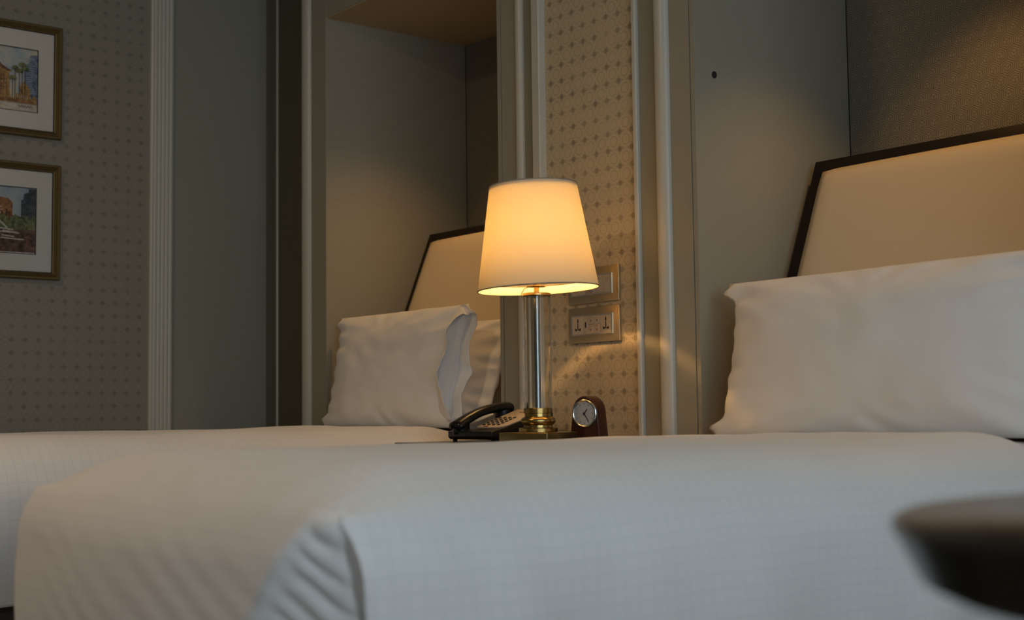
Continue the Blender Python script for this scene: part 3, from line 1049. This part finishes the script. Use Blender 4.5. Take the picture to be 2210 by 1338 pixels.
def plate(zc, label, kind):
    t = thing('switch_plate' if kind == 'switch' else 'socket_plate', label, 'switch' if kind == 'switch' else 'socket',
              (PXC, YW, zc + CZ), 0, 'wall plates beside the lamp')
    hw, hh = PWD / 2, PHT / 2
    obj('cover', MB().box(-hw, hw, -0.009, -0.0005, -hh, hh), M_nickel, t, bevel=0.001)
    iw, ih = 0.073, 0.0225
    dx = -0.004
    for (a, b, c, d) in ((-iw - .003, iw + .003, ih, ih + .003), (-iw - .003, iw + .003, -ih - .003, -ih), (-iw - .003, -iw, -ih, ih), (iw, iw + .003, -ih, ih)):
        obj('module_rim', MB().box(a + dx, b + dx, -0.0125, -0.009, c, d), M_rim, t)
    y0, y1 = -0.0112, -0.0090
    if kind == 'switch':
        ws = [(-iw, -0.0245), (-0.0245, 0.012), (0.012, 0.0425), (0.0425, iw)]
        for i, (a, b) in enumerate(ws):
            r = obj('rocker', MB().box(a + dx + 0.0003, b + dx - 0.0003, y0, y1, -ih, ih), M_mod, t, bevel=0.0004)
            cx = (a + b) / 2 + dx
            obj('printed_mark', MB().box(cx - 0.006, cx + 0.006, y0 - 0.0003, y0, 0.0120, 0.0135), M_grey, r)
            obj('printed_mark', MB().box(cx - 0.003, cx + 0.003, y0 - 0.0003, y0, 0.0060, 0.0075), M_grey, r)
        kn = obj('dimmer_knob', MB().lathe([(0.0075, 0.0), (0.0070, 0.007), (0.0, 0.0075)], 24), M_rim, t, loc=(0.004 + dx, y0, -0.010))
        kn.rotation_euler = (R(90), 0, 0)
        obj('indicator', MB().lathe([(0.0016, 0.0), (0.0, 0.001)], 12), M_red, t, loc=(0.004 + dx, y0, 0.006)).rotation_euler = (R(90), 0, 0)
    else:
        ws = [(-iw, -0.031, 's'), (-0.031, -0.0145, 'u'), (-0.0145, 0.0075, 'd'), (0.0075, 0.0305, 'd'), (0.0305, iw, 's')]
        for a, b, kd in ws:
            cx = (a + b) / 2 + dx
            if kd == 'd':
                for (c, d) in ((-ih, -0.0006), (0.0006, ih)):
                    r = obj('data_port', MB().box(a + dx + 0.0003, b + dx - 0.0003, y0, y1, c, d), M_mod, t, bevel=0.0003)
                    mz = (c + d) / 2
                    obj('printed_mark', MB().box(cx - 0.0055, cx + 0.0055, y0 - 0.0003, y0, mz + 0.0060, mz + 0.0072), M_grey, r)
                    obj('printed_mark', MB().box(cx - 0.0026, cx + 0.0026, y0 - 0.0003, y0, mz - 0.004, mz + 0.0015), M_grey, r)
                continue
            r = obj('socket_module' if kd == 's' else 'charging_port_module', MB().box(a + dx + 0.0003, b + dx - 0.0003, y0, y1, -ih, ih), M_mod, t, bevel=0.0004)
            if kd == 'u':
                obj('charging_port', MB().box(cx - 0.0022, cx + 0.0022, y0 - 0.0003, y0 + 0.0005, -0.007, 0.007), M_hole, r)
            else:
                s1 = [(cx - 0.0028, 0.011), (cx, 0.004), (cx + 0.0028, 0.011), (cx, 0.0185)]
                obj('earth_slot', MB().prism(s1, lambda p, q, h: (p, h, q), y0 - 0.0003, y0 + 0.0004), M_hole, r)
                obj('pin_slot', MB().box(cx - 0.0016, cx + 0.0016, y0 - 0.0003, y0 + 0.0004, -0.012, 0.005), M_hole, r)
                for sx in (-1, 1):
                    s2 = [(cx + sx * 0.0035, -0.0095), (cx + sx * 0.0105, -0.0070), (cx + sx * 0.0105, -0.0135), (cx + sx * 0.0035, -0.0135)]
                    obj('pin_slot', MB().prism(s2, lambda p, q, h: (p, h, q), y0 - 0.0003, y0 + 0.0004), M_hole, r)
    return t


plate(0.3150, 'brushed metal switch plate with dimmer, partly behind the lamp shade', 'switch')
plate(0.2150, 'brushed metal plate with two sockets and data ports, under the switch plate', 'socket')

# ------------------------------------------------------------------ framed pictures
M_gilt = plain('aged_gilt_frame', (0.16, 0.115, 0.045), 0.42, 0.55, var=0.3, scale=70)
M_dgilt = plain('dark_frame_edge', (0.035, 0.028, 0.018), 0.5)
M_mat = plain('ivory_picture_mount', (0.62, 0.58, 0.50), 0.8, var=0.02)
tg2 = NT('picture_glass')
tr = tg2.new('ShaderNodeBsdfTransparent')
gl = tg2.new('ShaderNodeBsdfGlossy')
gl.inputs['Roughness'].default_value = 0.03
fr = tg2.new('ShaderNodeFresnel')
fr.inputs[0].default_value = 1.35
mx = tg2.new('ShaderNodeMixShader')
tg2.t.links.new(fr.outputs[0], mx.inputs[0])
tg2.t.links.new(tr.outputs[0], mx.inputs[1])
tg2.t.links.new(gl.outputs[0], mx.inputs[2])
tg2.t.links.new(mx.outputs[0], tg2.n['Material Output'].inputs[0])


def paint(name, a, b, sc=60, lo=0.35, hi=0.65):
    t = NT(name)
    f = t.noise(sc, 5, None, 0.65)
    t.set(Base_Color=t.mix(t.ramp(f, lo, hi), a, b), Roughness=0.9)
    return t.m


P_sky1 = paint('watercolour_cream_sky', (0.30, 0.40, 0.46), (0.66, 0.56, 0.40), 14)
P_sky2 = paint('watercolour_blue_sky', (0.26, 0.33, 0.38), (0.42, 0.45, 0.44), 18)
P_och = paint('watercolour_ochre', (0.20, 0.10, 0.03), (0.55, 0.34, 0.12), 70)
P_brn = paint('watercolour_brown', (0.10, 0.045, 0.02), (0.46, 0.22, 0.09), 60)
P_tow = paint('watercolour_blue_tower', (0.05, 0.08, 0.14), (0.26, 0.30, 0.36), 80)
P_dtow = paint('watercolour_dark_tower', (0.03, 0.035, 0.045), (0.10, 0.11, 0.12), 70)
P_grn = paint('watercolour_green', (0.05, 0.07, 0.03), (0.26, 0.26, 0.12), 90)
P_gnd = paint('watercolour_pink_ground', (0.46, 0.36, 0.28), (0.66, 0.58, 0.48), 30)
P_dgn = paint('watercolour_dark_ground', (0.035, 0.018, 0.012), (0.22, 0.12, 0.08), 55)
P_wht = paint('watercolour_white_strokes', (0.40, 0.34, 0.28), (0.66, 0.60, 0.52), 120)
P_ink = paint('ink_line', (0.02, 0.02, 0.02), (0.05, 0.045, 0.04), 60)
ART = [P_sky1, P_sky2, P_och, P_brn, P_tow, P_dtow, P_grn, P_gnd, P_dgn, P_wht, P_ink]


def art(w, h, kind):
    """flat watercolour sheet, u to the right 0..1, v up 0..1; each wash is a patch on the sheet"""
    mb = MB()
    lay = [0]

    def patch(mat, poly):
        mb.k = ART.index(mat)
        d = 0.00012 * lay[0]
        lay[0] += 1
        mb.add([(d, (u - 0.5) * w, (v - 0.5) * h) for u, v in poly], [tuple(range(len(poly)))])

    def ragged(x0, x1, base, top, n, amp, rnd):
        return [(x0, base)] + [(x0 + (x1 - x0) * i / n, top + amp * (rnd.random() - 0.5)) for i in range(n + 1)] + [(x1, base)]

    def stroke(mat, a, b, wd):
        dx, dy = b[0] - a[0], b[1] - a[1]
        L = math.hypot(dx, dy) or 1
        nx, ny = -dy / L * wd, dx / L * wd
        patch(mat, [(a[0] + nx, a[1] + ny), (a[0] - nx, a[1] - ny), (b[0] - nx, b[1] - ny), (b[0] + nx, b[1] + ny)])
    rnd = random.Random(11 if kind == 0 else 23)
    full = [(0, 0), (1, 0), (1, 1), (0, 1)]
    if kind == 0:
        patch(P_sky1, full)
        patch(P_gnd, [(0, 0), (1, 0), (1, 0.20), (0, 0.17)])
        patch(P_och, [(0, 0.16), (0, 0.78), (0.30, 0.84), (0.40, 0.80), (0.47, 0.70), (0.62, 0.62), (0.58, 0.58), (0.60, 0.17)])
        for i in range(13):
            u = 0.04 + i * 0.042
            stroke(P_brn, (u, 0.22), (u, 0.50 + 0.12 * rnd.random()), 0.007)
        for i in range(5):
            stroke(P_brn, (0.02, 0.34 + i * 0.07), (0.55, 0.36 + i * 0.055), 0.006)
        patch(P_brn, [(0.40, 0.80), (0.47, 0.70), (0.62, 0.62), (0.55, 0.61), (0.40, 0.70)])
        patch(P_tow, [(0.83, 0.16), (0.84, 0.45), (0.80, 0.47), (0.80, 0.74), (0.87, 0.76), (0.88, 0.90), (0.99, 0.92), (0.99, 0.16)])
        for i in range(16):
            stroke(P_sky2, (0.82 + 0.02 * rnd.random(), 0.30 + i * 0.036), (0.90 + 0.06 * rnd.random(), 0.305 + i * 0.036), 0.005)
        patch(P_och, [(0.74, 0.16), (0.73, 0.40), (0.80, 0.47), (0.88, 0.36), (0.90, 0.16)])
        patch(P_och, ragged(0, 0.98, 0.13, 0.24, 24, 0.10, rnd))
        patch(P_brn, ragged(0.0, 0.95, 0.14, 0.185, 26, 0.05, rnd))
        for (u, v, hgt) in ((0.66, 0.22, 0.66), (0.72, 0.22, 0.62), (0.76, 0.20, 0.72), (0.62, 0.22, 0.50), (0.80, 0.22, 0.66)):
            stroke(P_ink, (u, v), (u, hgt), 0.004)
            for q in range(9):
                a = R(-20 + 220 * q / 8)
                stroke(P_grn, (u, hgt), (u + 0.055 * math.cos(a), hgt + 0.05 * math.sin(a)), 0.009)
        for i in range(10):
            stroke(P_wht, (0.6 + 0.03 * i, 0.20), (0.6 + 0.03 * i, 0.23 + 0.03 * rnd.random()), 0.004)
        px = 0.70                                                       # signature scrawl
        for i in range(16):
            stroke(P_ink, (px, 0.075 + 0.020 * math.sin(i * 1.9)), (px + 0.013, 0.075 + 0.020 * math.sin((i + 1) * 1.9)), 0.003)
            px += 0.013
    else:
        patch(P_sky2, full)
        patch(P_brn, [(0, 0.40), (0, 0.93), (0.22, 0.93), (0.40, 0.87), (0.44, 0.84), (0.60, 0.82), (0.66, 0.76), (0.66, 0.42)])
        for i in range(6):
            stroke(P_wht, (0.03, 0.62 + i * 0.05), (0.42 + 0.1 * rnd.random(), 0.60 + i * 0.045), 0.006)
        for i in range(9):
            stroke(P_ink, (0.05 + i * 0.065, 0.48), (0.05 + i * 0.065, 0.62 + 0.05 * rnd.random()), 0.007)
        patch(P_dtow, [(0.78, 0.40), (0.78, 0.80), (0.81, 0.82), (0.82, 0.90), (0.89, 0.93), (0.89, 0.98), (1.0, 0.98), (1.0, 0.40)])
        patch(P_grn, ragged(0.0, 1.0, 0.34, 0.56, 26, 0.13, rnd))
        patch(P_grn, ragged(0.35, 1.0, 0.34, 0.52, 20, 0.18, rnd))
        stroke(P_wht, (0.34, 0.40), (0.34, 0.60), 0.025)
        stroke(P_wht, (0.34, 0.60), (0.12, 0.50), 0.012)
        stroke(P_wht, (0.40, 0.55), (0.58, 0.38), 0.012)
        patch(P_dgn, [(0, 0), (1, 0), (1, 0.37), (0.6, 0.36), (0, 0.40)])
        for i in range(8):
            u = 0.02 + 0.5 * rnd.random()
            v = 0.20 + 0.18 * rnd.random()
            stroke(P_wht, (u, v), (u + 0.14 + 0.2 * rnd.random(), v - 0.015), 0.009)
        patch(P_brn, [(0.0, 0.05), (0.28, 0.04), (0.36, 0.14), (0.25, 0.22), (0.05, 0.22)])
        stroke(P_wht, (0.25, 0.015), (0.98, 0.018), 0.010)
    return mb


def framed(z0, z1, pz0, pz1, kind, label):
    yR, yLf = 1.622, 1.250
    yc, zc = (yR + yLf) / 2, (z0 + z1) / 2
    t = thing('framed_picture', label, 'picture', (XL, yc, zc + CZ), 0, 'pictures on the left wall')
    hw, hh = (yR - yLf) / 2, (z1 - z0) / 2
    fw = 0.022
    # four mitred rails with a stepped profile: (distance from outer edge, height off the wall)
    prof = [(0.0, 0.0), (0.0, 0.018), (0.003, 0.021), (0.007, 0.021), (0.011, 0.017), (0.014, 0.019), (0.017, 0.016), (0.020, 0.012), (fw, 0.011), (fw, 0.0)]
    cs = [(-hw, -hh), (hw, -hh), (hw, hh), (-hw, hh)]
    for i in range(4):
        a, b = cs[i], cs[(i + 1) % 4]
        vs, fs = [], []
        for c in (a, b):
            for d, hgt in prof:
                vs.append((hgt + 0.001, c[0] - math.copysign(d, c[0]), c[1] - math.copysign(d, c[1])))
        n = len(prof)
        for q in range(n - 1):
            fs.append((q, q + 1, n + q + 1, n + q))
        fs += [tuple(range(n)), tuple(range(n, 2 * n))[::-1], (0, n, 2 * n - 1, n - 1)]
        r = obj('frame_rail', MB().add(vs, fs), M_gilt, t, smooth=25)
    # dark inner slip
    for (p, q, r_, s_) in ((-hw + fw - .001, hw - fw + .001, hh - fw - .003, hh - fw + .001), (-hw + fw - .001, hw - fw + .001, -hh + fw - .001, -hh + fw + .003),
                           (-hw + fw - .001, -hw + fw + .003, -hh + fw, hh - fw), (hw - fw - .003, hw - fw + .001, -hh + fw, hh - fw)):
        obj('inner_slip', MB().box(0.003, 0.0105, p, q, r_, s_), M_dgilt, t)
    pw = 0.222
    ph_ = pz1 - pz0
    pc = (pz0 + pz1) / 2 - zc
    py = (1.547 - pw / 2) - yc
    # mount with a window, built as four strips with a bevelled dark edge line
    iy0, iy1, iz0, iz1 = py - pw / 2, py + pw / 2, pc - ph_ / 2, pc + ph_ / 2
    mm = MB()
    mm.box(0.003, 0.0065, -hw + fw, iy0, -hh + fw, hh - fw)
    mm.box(0.003, 0.0065, iy1, hw - fw, -hh + fw, hh - fw)
    mm.box(0.003, 0.0065, iy0, iy1, -hh + fw, iz0)
    mm.box(0.003, 0.0065, iy0, iy1, iz1, hh - fw)
    mo = obj('mount', mm, M_mat, t)
    e = 0.0022
    for (p, q, r_, s_) in ((iy0, iy1, iz1 - e, iz1), (iy0, iy1, iz0, iz0 + e), (iy0, iy0 + e, iz0, iz1), (iy1 - e, iy1, iz0, iz1)):
        obj('mount_line', MB().box(0.0031, 0.0067, p, q, r_, s_), M_dgilt, mo)
    sheet = obj('print', art(pw, ph_, kind), ART, t, loc=(0.0015, py, pc))
    obj('glass', MB().box(0.0088, 0.0098, -hw + fw - 0.0005, hw - fw + 0.0005, -hh + fw, hh - fw), tg2.m, t)
    return t


framed(0.911, 1.285, 0.992, 1.202, 0, 'gilt framed watercolour with palm trees and pale sky, the higher of two')
framed(0.446, 0.824, 0.526, 0.744, 1, 'gilt framed watercolour with dark foreground and brown building, the lower of two')

# ------------------------------------------------------------------ round table in the foreground
M_tab = plain('dark_polished_tabletop', (0.014, 0.013, 0.013), 0.20, var=0.2, scale=40, Specular_IOR_Level=0.35)
TZ = CZ - 0.066
tb = thing('round_table', 'dark round pedestal table with polished top, standing near the pleated duvet', 'table', (-0.262, 0.880, 0))
RTB = 0.296
obj('table_top', MB().lathe([(0.0, TZ - 0.045), (RTB - 0.03, TZ - 0.045), (RTB - 0.016, TZ - 0.038), (RTB - 0.004, TZ - 0.014), (RTB, TZ - 0.008), (RTB - 0.001, TZ - 0.003), (RTB - 0.006, TZ), (0.0, TZ)], 96), M_tab, tb, smooth=35)
obj('pedestal', MB().lathe([(0.05, 0.03), (0.035, 0.08), (0.03, 0.30), (0.04, TZ - 0.10), (0.09, TZ - 0.045)], 40), M_tab, tb)
obj('foot_disc', MB().lathe([(0.0, 0.0), (0.19, 0.0), (0.19, 0.012), (0.06, 0.03), (0.0, 0.03)], 64), M_tab, tb, smooth=35)
